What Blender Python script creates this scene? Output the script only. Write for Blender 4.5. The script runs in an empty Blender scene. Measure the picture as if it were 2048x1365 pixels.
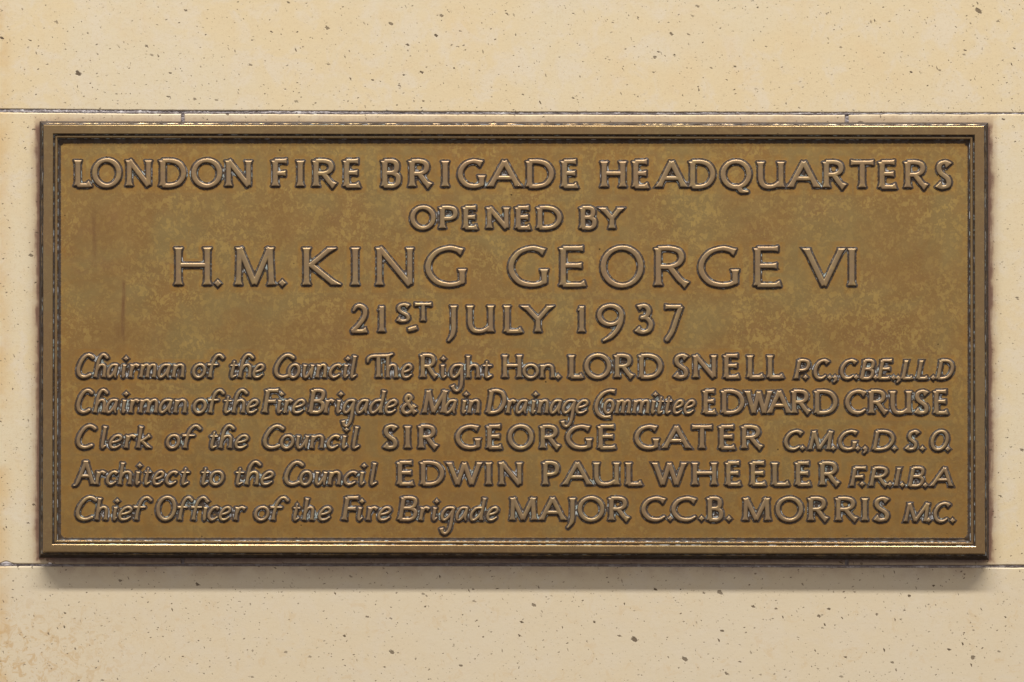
import bpy, math, random
import numpy as np

random.seed(7)
rng = np.random.default_rng(7)
SC = bpy.context.scene
COL = SC.collection

# ------------------------------------------------------------------ camera, light, exposure
S = 0.0007                      # metres per unit of the plaque drawing (1 unit = 1 px of a 2048 wide elevation)
CX, CY = 1024.0, 682.5
DCAM = 5200.0                   # camera distance in the same units
Z0 = 1.55                       # height of the picture centre above the floor


def P(x, y, h=0.0):
    """Elevation point (x right, y down) as seen from the camera, standing h proud of the plaque's field."""
    k = (DCAM - h) / DCAM
    return ((x - CX) * S * k, -h * S, Z0 - (y - CY) * S * k)


cam_d = bpy.data.cameras.new("camera")
cam_d.sensor_width = 36.0
cam_d.lens = 36.0 * DCAM / 2048.0
cam_d.clip_start = 0.05
cam_d.clip_end = 100.0
cam = bpy.data.objects.new("camera", cam_d)
cam.location = (0, -DCAM * S, Z0)
cam.rotation_euler = (math.radians(90), 0, 0)
COL.objects.link(cam)
SC.camera = cam

W = bpy.data.worlds.new("World")
SC.world = W
W.use_nodes = True
wn, wl = W.node_tree.nodes, W.node_tree.links
bg = wn["Background"]
tcw = wn.new("ShaderNodeTexCoord")
sxw = wn.new("ShaderNodeSeparateXYZ")
wl.new(tcw.outputs["Generated"], sxw.inputs[0])
rw = wn.new("ShaderNodeValToRGB")
rw.color_ramp.elements[0].position = 0.28
rw.color_ramp.elements[0].color = (0.20, 0.17, 0.155, 1)
rw.color_ramp.elements[1].position = 0.80
rw.color_ramp.elements[1].color = (0.80, 0.81, 0.85, 1)
e = rw.color_ramp.elements.new(0.5)
e.color = (0.735, 0.640, 0.605, 1)
e = rw.color_ramp.elements.new(0.42)
e.color = (0.475, 0.415, 0.385, 1)
e = rw.color_ramp.elements.new(0.58)
e.color = (0.81, 0.77, 0.765, 1)
mw = wn.new("ShaderNodeMapRange")
mw.inputs[1].default_value = -1
mw.inputs[2].default_value = 1
wl.new(sxw.outputs["Z"], mw.inputs[0])
wl.new(mw.outputs[0], rw.inputs[0])
wl.new(rw.outputs[0], bg.inputs[0])
bg.inputs[1].default_value = 1.0

key = bpy.data.lights.new("overhead_strip", 'AREA')
key.shape = 'RECTANGLE'
key.size = 15.0
key.size_y = 0.6
key.energy = 6900
key.color = (1.0, 0.98, 0.95)
ko = bpy.data.objects.new("overhead_strip", key)
ko.location = (0, -5.25, Z0 + 14.0)
ko.rotation_euler = (math.radians(20.5), 0, 0)
COL.objects.link(ko)

SC.view_settings.view_transform = 'Standard'
SC.view_settings.look = 'None'
SC.view_settings.exposure = 0.0
SC.view_settings.gamma = 1.0
SC.view_settings.use_curve_mapping = False
SC.render.engine = 'CYCLES'
SC.cycles.max_bounces = 6


# ------------------------------------------------------------------ node helper
class NT:
    def __init__(self, name):
        self.m = bpy.data.materials.new(name)
        self.m.use_nodes = True
        self.t = self.m.node_tree
        self.bsdf = self.t.nodes["Principled BSDF"]
        self.geo = self.t.nodes.new("ShaderNodeNewGeometry")
        self.pos = self.geo.outputs["Position"]

    def n(self, typ, **kw):
        nd = self.t.nodes.new(typ)
        for k, v in kw.items():
            setattr(nd, k, v)
        return nd

    def put(self, sock, v):
        if hasattr(v, "node"):
            self.t.links.new(v, sock)
        elif isinstance(v, (tuple, list)) and sock.type == 'RGBA' and len(v) == 3:
            sock.default_value = (*v, 1)
        else:
            sock.default_value = v

    def math(self, op, a, b=0.0, c=0.0, clamp=False):
        nd = self.n("ShaderNodeMath", operation=op)
        nd.use_clamp = clamp
        for i, v in enumerate((a, b, c)):
            self.put(nd.inputs[i], v)
        return nd.outputs[0]

    def smooth(self, v, lo, hi, a=0.0, b=1.0):
        nd = self.n("ShaderNodeMapRange", interpolation_type='SMOOTHSTEP')
        for i, x in enumerate((v, lo, hi, a, b)):
            self.put(nd.inputs[i], x)
        return nd.outputs[0]

    def mix(self, f, a, b, mode='MIX'):
        nd = self.n("ShaderNodeMix", data_type='RGBA', blend_type=mode)
        self.put(nd.inputs[0], f)
        self.put(nd.inputs[6], a)
        self.put(nd.inputs[7], b)
        return nd.outputs[2]

    def scaled(self, sx, sy, sz, vec=None):
        nd = self.n("ShaderNodeVectorMath", operation='MULTIPLY')
        self.put(nd.inputs[0], vec or self.pos)
        nd.inputs[1].default_value = (sx, sy, sz)
        return nd.outputs[0]

    def shift(self, vec, x, y, z):
        nd = self.n("ShaderNodeVectorMath", operation='ADD')
        self.put(nd.inputs[0], vec)
        nd.inputs[1].default_value = (x, y, z)
        return nd.outputs[0]

    def noise(self, vec, scale, detail=3.0, rough=0.55, dist=0.0, out=0):
        nd = self.n("ShaderNodeTexNoise")
        self.put(nd.inputs["Vector"], vec)
        nd.inputs["Scale"].default_value = scale
        nd.inputs["Detail"].default_value = detail
        nd.inputs["Roughness"].default_value = rough
        nd.inputs["Distortion"].default_value = dist
        return nd.outputs[out]

    def warp(self, vec, scale, amount, detail=2.0):
        c = self.noise(vec, scale, detail, out=1)
        a = self.n("ShaderNodeVectorMath", operation='SUBTRACT')
        self.put(a.inputs[0], c)
        a.inputs[1].default_value = (.5, .5, .5)
        b = self.n("ShaderNodeVectorMath", operation='MULTIPLY_ADD')
        self.put(b.inputs[0], a.outputs[0])
        b.inputs[1].default_value = (amount, amount, amount)
        self.put(b.inputs[2], vec)
        return b.outputs[0]

    def voronoi(self, vec, scale, feature='F1', out="Distance"):
        nd = self.n("ShaderNodeTexVoronoi", feature=feature)
        self.put(nd.inputs["Vector"], vec)
        nd.inputs["Scale"].default_value = scale
        return nd

    def attr(self, name):
        nd = self.n("ShaderNodeAttribute")
        nd.attribute_name = name
        return nd.outputs["Fac"]

    def bump(self, h, dist, strength=1.0, normal=None):
        nd = self.n("ShaderNodeBump")
        self.put(nd.inputs["Height"], h)
        nd.inputs["Distance"].default_value = dist
        nd.inputs["Strength"].default_value = strength
        if normal:
            self.put(nd.inputs["Normal"], normal)
        return nd.outputs[0]

    def set(self, **kw):
        for k, v in kw.items():
            self.put(self.bsdf.inputs[k.replace("_", " ")], v)


U = 1.0 / S   # position (m) * U = drawing units


# ------------------------------------------------------------------ materials
def make_bronze(name, kind):
    """Aged brass / bronze: kind 'field', 'letter' or 'frame'. Reads the wear attributes of the mesh."""
    t = NT(name)
    p = t.scaled(U, U, U)                                  # drawing units
    flake_v = t.warp(p, 0.06, 22, 3.0)
    flake = t.noise(t.warp(p, 0.11, 9), 0.042, 4.0, 0.62, 1.6)
    flake2 = t.noise(t.shift(flake_v, 300, 40, 90), 0.075, 3.0, 0.6, 0.8)
    broad = t.noise(p, 0.0045, 4.0, 0.6, 0.6)
    fine = t.noise(p, 0.35, 3.0, 0.6)
    olive = (0.284, 0.201, 0.074)
    brown = (0.286, 0.170, 0.056)
    ochre = (0.460, 0.312, 0.092)
    red = (0.258, 0.140, 0.055)
    base = t.mix(t.smooth(broad, 0.40, 0.62), brown, olive)
    rb = t.noise(t.shift(p, 50, 10, 700), 0.011, 4.0, 0.62, 1.0)
    base = t.mix(t.smooth(rb, 0.52, 0.74, 0, 0.55), base, red)
    if kind == 'field':
        vf = t.voronoi(t.warp(t.scaled(U * 1.0, U, U * 0.75), 0.12, 11, 3.0), 0.15)
        sv = t.n("ShaderNodeSeparateColor")
        t.put(sv.inputs[0], vf.outputs["Color"])
        vf2 = t.voronoi(t.warp(t.shift(p, 70, 10, 20), 0.2, 6, 3.0), 0.27)
        sv2 = t.n("ShaderNodeSeparateColor")
        t.put(sv2.inputs[0], vf2.outputs["Color"])
        zone = t.smooth(t.noise(t.shift(p, 900, 0, 10), 0.006, 3.0, 0.6, 0.5), 0.36, 0.60, 0.34, 1.0)
        ff = t.math('MULTIPLY', t.smooth(t.math('ADD', t.math('MULTIPLY', sv.outputs[0], 0.55), flake), 0.90, 0.97), zone)
        f2 = t.math('MULTIPLY', t.smooth(t.math('ADD', t.math('MULTIPLY', sv2.outputs[0], 0.5), flake2), 0.85, 0.93), t.math('MULTIPLY', zone, 0.85))
        base = t.mix(t.math('MULTIPLY', ff, 0.62), base, ochre)
        base = t.mix(t.math('MULTIPLY', f2, 0.62), base, (0.400, 0.272, 0.088))
        sxyz = t.n("ShaderNodeSeparateXYZ")
        t.put(sxyz.inputs[0], p)
        FY = t.math('SUBTRACT', CY + Z0 * U, sxyz.outputs["Z"])
        lowz = t.smooth(FY, 620, 1040)
        base = t.mix(t.math('MULTIPLY', lowz, t.smooth(t.noise(t.shift(p, 3, 0, 70), 0.02, 4.0, 0.6), 0.3, 0.7, 0.15, 0.75)), base, (0.270, 0.150, 0.040))
        halo = t.attr("halo")
        hn = t.noise(t.shift(p, 0, 0, 33), 0.05, 3.0, 0.6)
        base = t.mix(t.math('MULTIPLY', halo, t.smooth(hn, 0.35, 0.65, 0.2, 0.85)), base, (0.370, 0.190, 0.040))
        streak = t.attr("streak")
        sn = t.noise(t.scaled(U * 0.25, U, U * 0.02), 1.0, 2.0)
        base = t.mix(t.math('MULTIPLY', streak, t.smooth(sn, 0.3, 0.6, 0.5, 1.0)), base, (0.185, 0.092, 0.040))
    elif kind == 'letter':
        base = t.mix(0.66, base, (0.228, 0.162, 0.108))
        ff = t.math('MULTIPLY', t.smooth(flake, 0.5, 0.66), 0.25)
        base = t.mix(ff, base, ochre)
    else:
        base = t.mix(0.60, base, (0.188, 0.122, 0.056))
        ff = t.math('MULTIPLY', t.smooth(flake, 0.50, 0.70), 0.30)
        base = t.mix(ff, base, (0.40, 0.285, 0.11))
    base = t.mix(t.smooth(fine, 0.3, 0.7, 0.0, 0.22), base, (0.30, 0.21, 0.10))
    # casting pits and specks
    pv = t.voronoi(t.warp(p, 0.5, 1.6), 0.028)
    sep = t.n("ShaderNodeSeparateColor")
    t.put(sep.inputs[0], pv.outputs["Color"])
    rad = t.smooth(sep.outputs[0], 0.55, 1.0, 0.0, 0.055)
    pit = t.math('LESS_THAN', pv.outputs["Distance"], rad)
    pit = t.math('MULTIPLY', pit, t.math('GREATER_THAN', sep.outputs[0], 0.56))
    if kind == 'field':
        pv2 = t.voronoi(t.warp(p, 0.5, 2.5), 0.10)
        sp2 = t.n("ShaderNodeSeparateColor")
        t.put(sp2.inputs[0], pv2.outputs["Color"])
        clus = t.math('MULTIPLY', t.smooth(FY, 930, 1076, 0.02, 1.0), t.smooth(t.noise(t.shift(p, 31, 0, 9), 0.016, 3.0, 0.6), 0.46, 0.64))
        r2 = t.math('MULTIPLY', t.smooth(sp2.outputs[0], 0.45, 1.0, 0.0, 0.24), clus)
        pit = t.math('MAXIMUM', pit, t.math('LESS_THAN', pv2.outputs["Distance"], r2))
    # wear masks
    gr = t.attr("grime")
    gn = t.noise(t.shift(p, 11, 0, 5), 0.05 if kind == 'frame' else 0.32, 3.0, 0.6)
    grm = t.smooth(t.math('ADD', gr, t.math('MULTIPLY', t.math('SUBTRACT', gn, 0.5), 1.1)), 0.34, 0.66)
    dn = t.noise(p, 0.09, 2.0)
    dirt = t.mix(t.smooth(dn, 0.4, 0.62), (0.018, 0.013, 0.013), (0.034, 0.031, 0.034))
    base = t.mix(t.math('MULTIPLY', grm, 0.90), base, dirt)
    base = t.mix(t.math('MULTIPLY', pit, 0.85), base, (0.035, 0.022, 0.012))
    rs = t.attr("residue")
    rn = t.noise(t.shift(p, 77, 3, 1), 0.07 if kind == 'frame' else 0.15, 3.0, 0.6)
    rsm = t.smooth(t.math('MULTIPLY', rs, t.smooth(rn, 0.36, 0.66)), 0.16, 0.62)
    rcol = t.mix(t.smooth(t.noise(p, 0.03, 1.0), 0.4, 0.6), (0.50, 0.50, 0.49), (0.42, 0.49, 0.45))
    base = t.mix(t.math('MULTIPLY', rsm, 0.85), base, rcol)
    dead = t.math('MAXIMUM', grm, rsm)
    metal = t.math('SUBTRACT', 0.94, t.math('MULTIPLY', dead, 0.72))
    rough0 = t.smooth(t.noise(p, 0.02, 3.0), 0.3, 0.7, 0.36, 0.46) if kind == 'field' else t.smooth(t.noise(p, 0.03, 3.0), 0.3, 0.7, *((0.50, 0.60) if kind == 'letter' else (0.27, 0.36)))
    nd = t.n("ShaderNodeMix", data_type='FLOAT')
    t.put(nd.inputs[0], dead)
    t.put(nd.inputs[2], rough0)
    t.put(nd.inputs[3], 0.75)
    h1 = t.noise(p, 0.5, 3.0, 0.6)
    h2 = t.noise(p, 0.05, 3.0, 0.55)
    hh = t.math('ADD', t.math('MULTIPLY', h1, 0.45), h2)
    hh = t.math('SUBTRACT', hh, t.math('MULTIPLY', pit, 1.6))
    hh = t.math('ADD', hh, t.math('MULTIPLY', t.math('MULTIPLY', grm, gn), 1.2))
    nb = t.bump(hh, 0.9 * S, {'field': 0.42, 'letter': 0.14, 'frame': 0.16}[kind])
    t.put(t.bsdf.inputs['Specular IOR Level'], t.math('SUBTRACT', 0.5, t.math('MULTIPLY', dead, 0.38)))
    t.put(t.bsdf.inputs['Coat Weight'], t.math('MULTIPLY', t.math('SUBTRACT', 1.0, dead), {'field': 0.1, 'letter': 0.1, 'frame': 0.6}[kind]))
    t.put(t.bsdf.inputs['Coat Roughness'], 0.22)
    t.set(Base_Color=base, Metallic=metal, Roughness=nd.outputs[0], Normal=nb)
    return t.m


def make_stone():
    t = NT("pitted_limestone")
    p = t.scaled(U, U, U)
    sx = t.n("ShaderNodeSeparateXYZ")
    t.put(sx.inputs[0], t.pos)
    X = t.math('MULTIPLY_ADD', sx.outputs["X"], U, CX)                 # elevation x
    Y = t.math('MULTIPLY_ADD', sx.outputs["Z"], -U, CY + Z0 * U)       # elevation y
    oi = t.n("ShaderNodeObjectInfo")
    big = t.noise(p, 0.0035, 4.0, 0.6, 0.4)
    med = t.noise(t.shift(p, 500, 0, 33), 0.018, 4.0, 0.65, 0.5)
    fine = t.noise(p, 0.22, 4.0, 0.7)
    grain = t.noise(p, 0.8, 2.0, 0.6)
    base = t.mix(t.smooth(big, 0.38, 0.64), (0.481, 0.386, 0.234), (0.474, 0.400, 0.270))
    base = t.mix(t.smooth(med, 0.46, 0.66, 0, 0.7), base, (0.480, 0.412, 0.305))
    base = t.mix(t.smooth(t.noise(t.shift(p, 0, 0, 800), 0.006, 5.0, 0.62, 0.8), 0.54, 0.72, 0, 0.30), base, (0.470, 0.345, 0.190))
    base = t.mix(t.smooth(fine, 0.50, 0.74, 0, 0.5), base, (0.40, 0.30, 0.18))
    base = t.mix(t.smooth(grain, 0.52, 0.8, 0, 0.36), base, (0.33, 0.25, 0.15))
    base = t.mix(t.smooth(Y, 1100, 1180, 0, 0.62), base, (0.450, 0.380, 0.273))
    brush = t.noise(t.scaled(U * 0.03, U, U * 0.35), 1.0, 4.0, 0.65)
    base = t.mix(t.smooth(brush, 0.5, 0.75, 0, 0.28), base, (0.43, 0.335, 0.20))
    # rusty veining near the lower left and soft ochre bleeding along the left
    vein = t.noise(t.warp(p, 0.02, 26, 4.0), 0.055, 5.0, 0.7, 1.2)
    vz = t.math('MULTIPLY', t.smooth(X, 420, -30), t.smooth(Y, 1150, 1300))
    vmask = t.math('MULTIPLY', vz, t.smooth(vein, 0.50, 0.60))
    base = t.mix(t.math('MULTIPLY', vmask, 0.62), base, (0.36, 0.225, 0.09))
    lz = t.math('MULTIPLY', t.smooth(X, 30, -12), t.smooth(t.noise(t.shift(p, 4, 0, 99), 0.012, 3.0), 0.38, 0.6))
    base = t.mix(t.math('MULTIPLY', lz, 0.5), base, (0.40, 0.235, 0.07))
    vein2 = t.smooth(t.noise(t.warp(t.shift(p, 60, 0, 5), 0.03, 18, 3.0), 0.03, 5.0, 0.72, 1.0), 0.56, 0.66)
    low = t.smooth(Y, 1160, 1230)
    base = t.mix(t.math('MULTIPLY', t.math('MULTIPLY', vein2, low), 0.26), base, (0.40, 0.27, 0.13))
    # bronze run-off: brown bloom on the stone next to the casting
    dx = t.math('SUBTRACT', t.math('ABSOLUTE', t.math('SUBTRACT', X, 1028.5)), 950)
    dy = t.math('SUBTRACT', t.math('ABSOLUTE', t.math('SUBTRACT', Y, 679)), 434)
    d = t.math('MAXIMUM', dx, dy)
    sn = t.noise(t.scaled(U * 0.16, U, U * 0.010), 1.0, 3.0, 0.6)
    sn2 = t.noise(p, 0.03, 3.0, 0.6)
    dj = t.math('ADD', d, t.math('MULTIPLY', t.math('SUBTRACT', sn, 0.5), 13))
    dj = t.math('ADD', dj, t.math('MULTIPLY', t.math('SUBTRACT', sn2, 0.5), 15))
    st1 = t.smooth(dj, 26, 5)
    st2 = t.smooth(dj, 14, 5)
    base = t.mix(t.math('MULTIPLY', t.math('MULTIPLY', st1, t.smooth(Y, 236, 262, 0.55, 1.0)), 0.62), base, (0.30, 0.185, 0.105))
    base = t.mix(t.math('MULTIPLY', t.math('MULTIPLY', st2, t.smooth(Y, 240, 256, 0.25, 1.0)), 0.85), base, (0.115, 0.050, 0.032))
    # dirt caught under the plaque, with its contact shade painted in
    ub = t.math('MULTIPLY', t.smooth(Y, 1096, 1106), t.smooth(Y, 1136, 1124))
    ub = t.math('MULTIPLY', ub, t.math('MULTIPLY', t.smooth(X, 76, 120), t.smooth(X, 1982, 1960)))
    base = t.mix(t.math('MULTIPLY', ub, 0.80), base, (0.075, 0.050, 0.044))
    ub2 = t.math('MULTIPLY', t.math('MULTIPLY', t.smooth(Y, 1128, 1133), t.smooth(Y, 1172, 1134)), t.math('MULTIPLY', t.smooth(X, 70, 130), t.smooth(X, 1985, 1930)))  # dirt wash plus painted soft shade, fading downwards below the plaque
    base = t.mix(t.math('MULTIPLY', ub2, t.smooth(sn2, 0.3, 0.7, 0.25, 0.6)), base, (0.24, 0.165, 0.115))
    # pits: three sizes, ragged
    pits = None
    for k, (scale, thr, rmax, wsc, wam, an, asp, mn) in enumerate((
            (0.0120, 0.54, 0.064, 0.2, 10.0, 0.5, 1.5, 0.75), (0.026, 0.46, 0.078, 0.3, 8.0, 0.2, 1.7, 0.55), (0.034, 0.55, 0.076, 0.35, 8.0, 1.2, 2.4, 0.45),
            (0.065, 0.46, 0.105, 0.5, 4.5, -0.4, 1.9, 0.30), (0.115, 0.46, 0.125, 0.7, 2.5, 0.9, 1.8, 0.16))):
        ca, sa = math.cos(an), math.sin(an)
        cb = t.n("ShaderNodeCombineXYZ")
        t.put(cb.inputs[0], t.math('ADD', t.math('MULTIPLY', X, ca / math.sqrt(asp)), t.math('MULTIPLY', Y, sa / math.sqrt(asp))))
        t.put(cb.inputs[1], t.math('ADD', t.math('MULTIPLY', X, -sa * math.sqrt(asp)), t.math('MULTIPLY', Y, ca * math.sqrt(asp))))
        v = t.voronoi(t.warp(t.shift(cb.outputs[0], 371.0 * k, 133.0 * k, 0), wsc, wam, 3.0), scale)
        v.voronoi_dimensions = '2D'
        sep = t.n("ShaderNodeSeparateColor")
        t.put(sep.inputs[0], v.outputs["Color"])
        r0 = t.smooth(sep.outputs[0], thr, 1.0, 0.0, rmax)
        r0 = t.math('MULTIPLY', r0, t.math('GREATER_THAN', sep.outputs[0], thr))
        r0 = t.math('MULTIPLY', r0, t.smooth(t.noise(t.shift(p, 90.0 * k, 0, 17), 0.011 + 0.006 * k, 3.0, 0.6), 0.36, 0.60, 0.35, 1.15))
        pk = t.smooth(t.math('SUBTRACT', r0, v.outputs["Distance"]), 0.0, 0.014)
        pk = t.math('MULTIPLY', pk, t.smooth(sep.outputs[1], 0.0, 1.0, mn, 1.0))
        pits = pk if pits is None else t.math('MAXIMUM', pits, pk)
    hair = t.noise(t.warp(p, 0.09, 14, 3.0), 0.14, 3.0, 0.6, 2.0)
    hz = t.smooth(t.noise(t.shift(p, 71, 0, 3), 0.02, 3.0), 0.55, 0.7)
    hairm = t.math('MULTIPLY', t.smooth(t.math('ABSOLUTE', t.math('SUBTRACT', hair, 0.5)), 0.010, 0.0), hz)
    base = t.mix(t.math('MULTIPLY', hairm, 0.30), base, (0.22, 0.15, 0.08))
    base = t.mix(t.math('MULTIPLY', pits, 0.95), base, (0.062, 0.038, 0.018))
    hh = t.math('ADD', t.math('MULTIPLY', fine, 0.35), t.math('MULTIPLY', grain, 0.15))
    hh = t.math('ADD', hh, t.math('MULTIPLY', t.noise(p, 0.012, 3.0), 0.9))
    hh = t.math('SUBTRACT', hh, t.math('MULTIPLY', pits, 3.0))
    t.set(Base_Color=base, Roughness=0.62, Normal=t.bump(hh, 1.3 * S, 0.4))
    t.bsdf.inputs["Specular IOR Level"].default_value = 0.3
    return t.m


def make_mortar():
    t = NT("old_lime_mortar")
    p = t.scaled(U, U, U)
    a = t.noise(t.scaled(U * 0.05, U, U * 0.5), 1.0, 4.0, 0.65)
    b = t.noise(p, 0.25, 3.0, 0.65)
    base = t.mix(t.smooth(a, 0.40, 0.62), (0.13, 0.105, 0.10), (0.40, 0.365, 0.36))
    base = t.mix(t.smooth(b, 0.45, 0.7, 0, 0.7), base, (0.15, 0.12, 0.115))
    base = t.mix(t.smooth(t.noise(p, 0.06, 3.0), 0.58, 0.68, 0, 0.8), base, (0.52, 0.49, 0.47))
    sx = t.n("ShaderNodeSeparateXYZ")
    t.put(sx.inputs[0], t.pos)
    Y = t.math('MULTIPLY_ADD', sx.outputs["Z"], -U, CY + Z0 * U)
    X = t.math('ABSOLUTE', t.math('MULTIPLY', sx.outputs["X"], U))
    ub = t.math('MULTIPLY', t.math('MULTIPLY', t.smooth(Y, 1090, 1100), t.smooth(Y, 1137, 1133)), t.smooth(X, 960, 900))  # under-plaque dirt and painted shade carried across the joints
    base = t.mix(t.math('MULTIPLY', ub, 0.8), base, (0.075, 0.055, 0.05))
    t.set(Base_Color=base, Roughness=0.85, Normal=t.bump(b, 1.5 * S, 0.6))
    return t.m


M_FIELD = make_bronze("aged_bronze_field", 'field')
M_LETTER = make_bronze("rubbed_bronze_lettering", 'letter')
M_FRAME = make_bronze("rubbed_bronze_moulding", 'frame')
M_STONE = make_stone()
M_MORTAR = make_mortar()


# ------------------------------------------------------------------ mesh helpers
def mesh_obj(name, verts, faces, mat, parent=None, smooth=False, attrs=None):
    me = bpy.data.meshes.new(name)
    v = np.asarray(verts, dtype=np.float32)
    if isinstance(faces, np.ndarray):
        n = len(faces)
        me.vertices.add(len(v))
        me.vertices.foreach_set("co", v.ravel())
        me.loops.add(n * 4)
        me.loops.foreach_set("vertex_index", faces.astype(np.int32).ravel())
        me.polygons.add(n)
        me.polygons.foreach_set("loop_start", np.arange(0, n * 4, 4, dtype=np.int32))
        me.polygons.foreach_set("loop_total", np.full(n, 4, dtype=np.int32))
        me.update(calc_edges=True)
    else:
        me.from_pydata(v.tolist(), [], faces)
        me.update()
    me.polygons.foreach_set("use_smooth", np.full(len(me.polygons), smooth, dtype=bool))
    for k, a in (attrs or {}).items():
        at = me.attributes.new(k, 'FLOAT', 'POINT')
        at.data.foreach_set("value", np.asarray(a, dtype=np.float32).ravel())
    me.materials.append(mat)
    o = bpy.data.objects.new(name, me)
    COL.objects.link(o)
    if parent:
        o.parent = parent
    return o


def empty(name, loc=(0, 0, 0), label=None, cat=None, parent=None):
    o = bpy.data.objects.new(name, None)
    o.empty_display_size = 0.05
    COL.objects.link(o)
    o.location = loc
    if label:
        o["label"] = label
    if cat:
        o["category"] = cat
    if parent:
        o.parent = parent
    return o


def to_world(x, y, h):
    k = (DCAM - h) / DCAM
    return np.stack([(x - CX) * S * k, -h * S, Z0 - (y - CY) * S * k], axis=-1)


def sstep(a, lo, hi):
    t = np.clip((a - lo) / (hi - lo), 0, 1)
    return t * t * (3 - 2 * t)


def box_blur(a, r):
    r = int(r)
    for ax in (0, 1):
        pad = [(0, 0), (0, 0)]
        pad[ax] = (r + 1, r)
        c = np.cumsum(np.pad(a, pad, mode='edge'), axis=ax)
        n = a.shape[ax]
        hi = np.take(c, np.arange(2 * r + 1, 2 * r + 1 + n), axis=ax)
        lo = np.take(c, np.arange(0, n), axis=ax)
        a = (hi - lo) / (2 * r + 1)
    return a


# ------------------------------------------------------------------ the stone wall
H_WALL = -20.0
wall = empty("stone_wall", P(CX, CY, H_WALL - 30),
             "pale buff limestone wall of pitted ashlar blocks behind the bronze plaque", "wall")
WALL_INV = wall.location.copy()


def jitter_line(n, amp, seed):
    r = np.random.default_rng(seed)
    a = np.zeros(n)
    for step, w in ((40, 0.5), (9, 0.3), (3, 0.35)):
        k = max(2, n // step + 2)
        a += w * np.interp(np.linspace(0, 1, n), np.linspace(0, 1, k), r.normal(size=k))
    return a * amp


def slab(name, top, bottom, x0, x1, seed, amp=(0.6, 0.6), chips=()):
    """A stone block given by its top and bottom edge lines (functions of x) and its ends."""
    n = int((x1 - x0) / 4) + 2
    xs = np.linspace(x0, x1, n)
    yt = np.array([top(x) for x in xs]) + np.abs(jitter_line(n, amp[0], seed)) * 1.0
    yb = np.array([bottom(x) for x in xs]) - np.abs(jitter_line(n, amp[1], seed + 1)) * 1.0
    for cx, w, dpt, side in chips:
        bump = dpt * np.exp(-((xs - cx) / w) ** 2)
        if side == 'b':
            yb = yb - bump
        else:
            yt = yt + bump
    m = int(abs(yb[0] - yt[0]) / 12) + 2
    sl = np.linspace(yt[0], yb[0], m)[1:-1]
    sr = np.linspace(yt[-1], yb[-1], m)[1:-1]
    jl = np.abs(jitter_line(len(sl), 0.5, seed + 2))
    jr = np.abs(jitter_line(len(sr), 0.5, seed + 3))
    px = np.concatenate([xs, x1 - jr, xs[::-1], (x0 + jl)[::-1]])
    py = np.concatenate([yt, sr, yb[::-1], sl[::-1]])
    nrm = np.zeros((len(px), 2))
    a, b, c, dd = n, n + len(sr), 2 * n + len(sr), len(px)
    nrm[:a] = (0, 1)
    nrm[a:b] = (-1, 0)
    nrm[b:c] = (0, -1)
    nrm[c:] = (1, 0)
    for i, v in ((0, (1, 1)), (a - 1, (-1, 1)), (b, (-1, -1)), (c - 1, (1, -1))):
        nrm[i] = v
    rings = []
    for ins, h in ((2.2, 0.0), (1.1, -0.35), (0.3, -1.2), (0.0, -3.0), (0.0, -28.0)):
        rings.append(to_world(px + nrm[:, 0] * ins, py + nrm[:, 1] * ins, np.full(len(px), H_WALL + h)))
    V = np.concatenate(rings) - np.array(WALL_INV)
    N = len(px)
    F = [list(range(N))[::-1]]
    for r in range(len(rings) - 1):
        for i in range(N):
            j = (i + 1) % N
            F.append([r * N + i, r * N + j, (r + 1) * N + j, (r + 1) * N + i])
    F.append([(len(rings) - 1) * N + i for i in range(N)])
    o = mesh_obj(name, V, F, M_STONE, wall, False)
    return o


def lin(pts):
    xs = [q[0] for q in pts]
    ys = [q[1] for q in pts]
    return lambda x: float(np.interp(x, xs, ys))


XL, XR, YT, YB = -900, 2950, -700, 2100
e1 = lin([(XL, 212), (0, 218.8), (260, 221.3), (700, 223.2), (1000, 225), (1700, 226), (2048, 226.6), (XR, 229)])
e2 = lin([(XL, 220), (0, 225.0), (260, 227.6), (700, 229), (1000, 229.6), (1690, 230), (1720, 229.2), (2048, 228.6), (XR, 231)])
e3 = lin([(XL, 1126), (0, 1128.8), (300, 1128.2), (1000, 1127.0), (1500, 1129), (1700, 1130.5), (2048, 1131.0), (XR, 1132)])
e4 = lin([(XL, 1132), (0, 1133.0), (300, 1132.4), (1000, 1132.4), (1500, 1134.4), (1700, 1135.2), (2048, 1135.6), (XR, 1138)])
slab("stone_block", lambda x: YT, e1, XL, XR, 11)
slab("stone_block", e2, e3, XL, 362.5, 23, chips=((12, 10, 5.5, 'b'), (100, 5, 2.5, 'b')))
slab("stone_block", e2, e3, 368.8, 1690.0, 37)
slab("stone_block", e2, e3, 1697.0, XR, 41)
slab("stone_block", e4, lambda x: YB, XL, XR, 53)


def mortar(name, x0, x1, ya, yb, recess, seed):
    nx, ny = max(3, int((x1 - x0) / 3)), max(3, int(abs(yb((x0 + x1) / 2) - ya((x0 + x1) / 2)) / 1.2) + 4)
    r = np.random.default_rng(seed)
    gx = np.linspace(x0, x1, nx)
    V, f = [], []
    n1 = jitter_line(nx, 1.0, seed)
    for j in range(ny):
        s = j / (ny - 1)
        y = np.array([ya(x) - 1.5 + s * (yb(x) - ya(x) + 3.0) for x in gx])
        h = H_WALL + recess + 0.7 * n1 + 0.45 * r.normal(size=nx) - 1.2 * (2 * s - 1) ** 2
        V.append(to_world(gx, y, np.minimum(h, H_WALL - 0.15)))
    V = np.concatenate(V) - np.array(WALL_INV)
    i, j = np.meshgrid(np.arange(nx - 1), np.arange(ny - 1))
    a = (j * nx + i).ravel()
    F = np.stack([a, a + nx, a + nx + 1, a + 1], 1)
    mesh_obj(name, V, F, M_MORTAR, wall, True)


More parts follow.
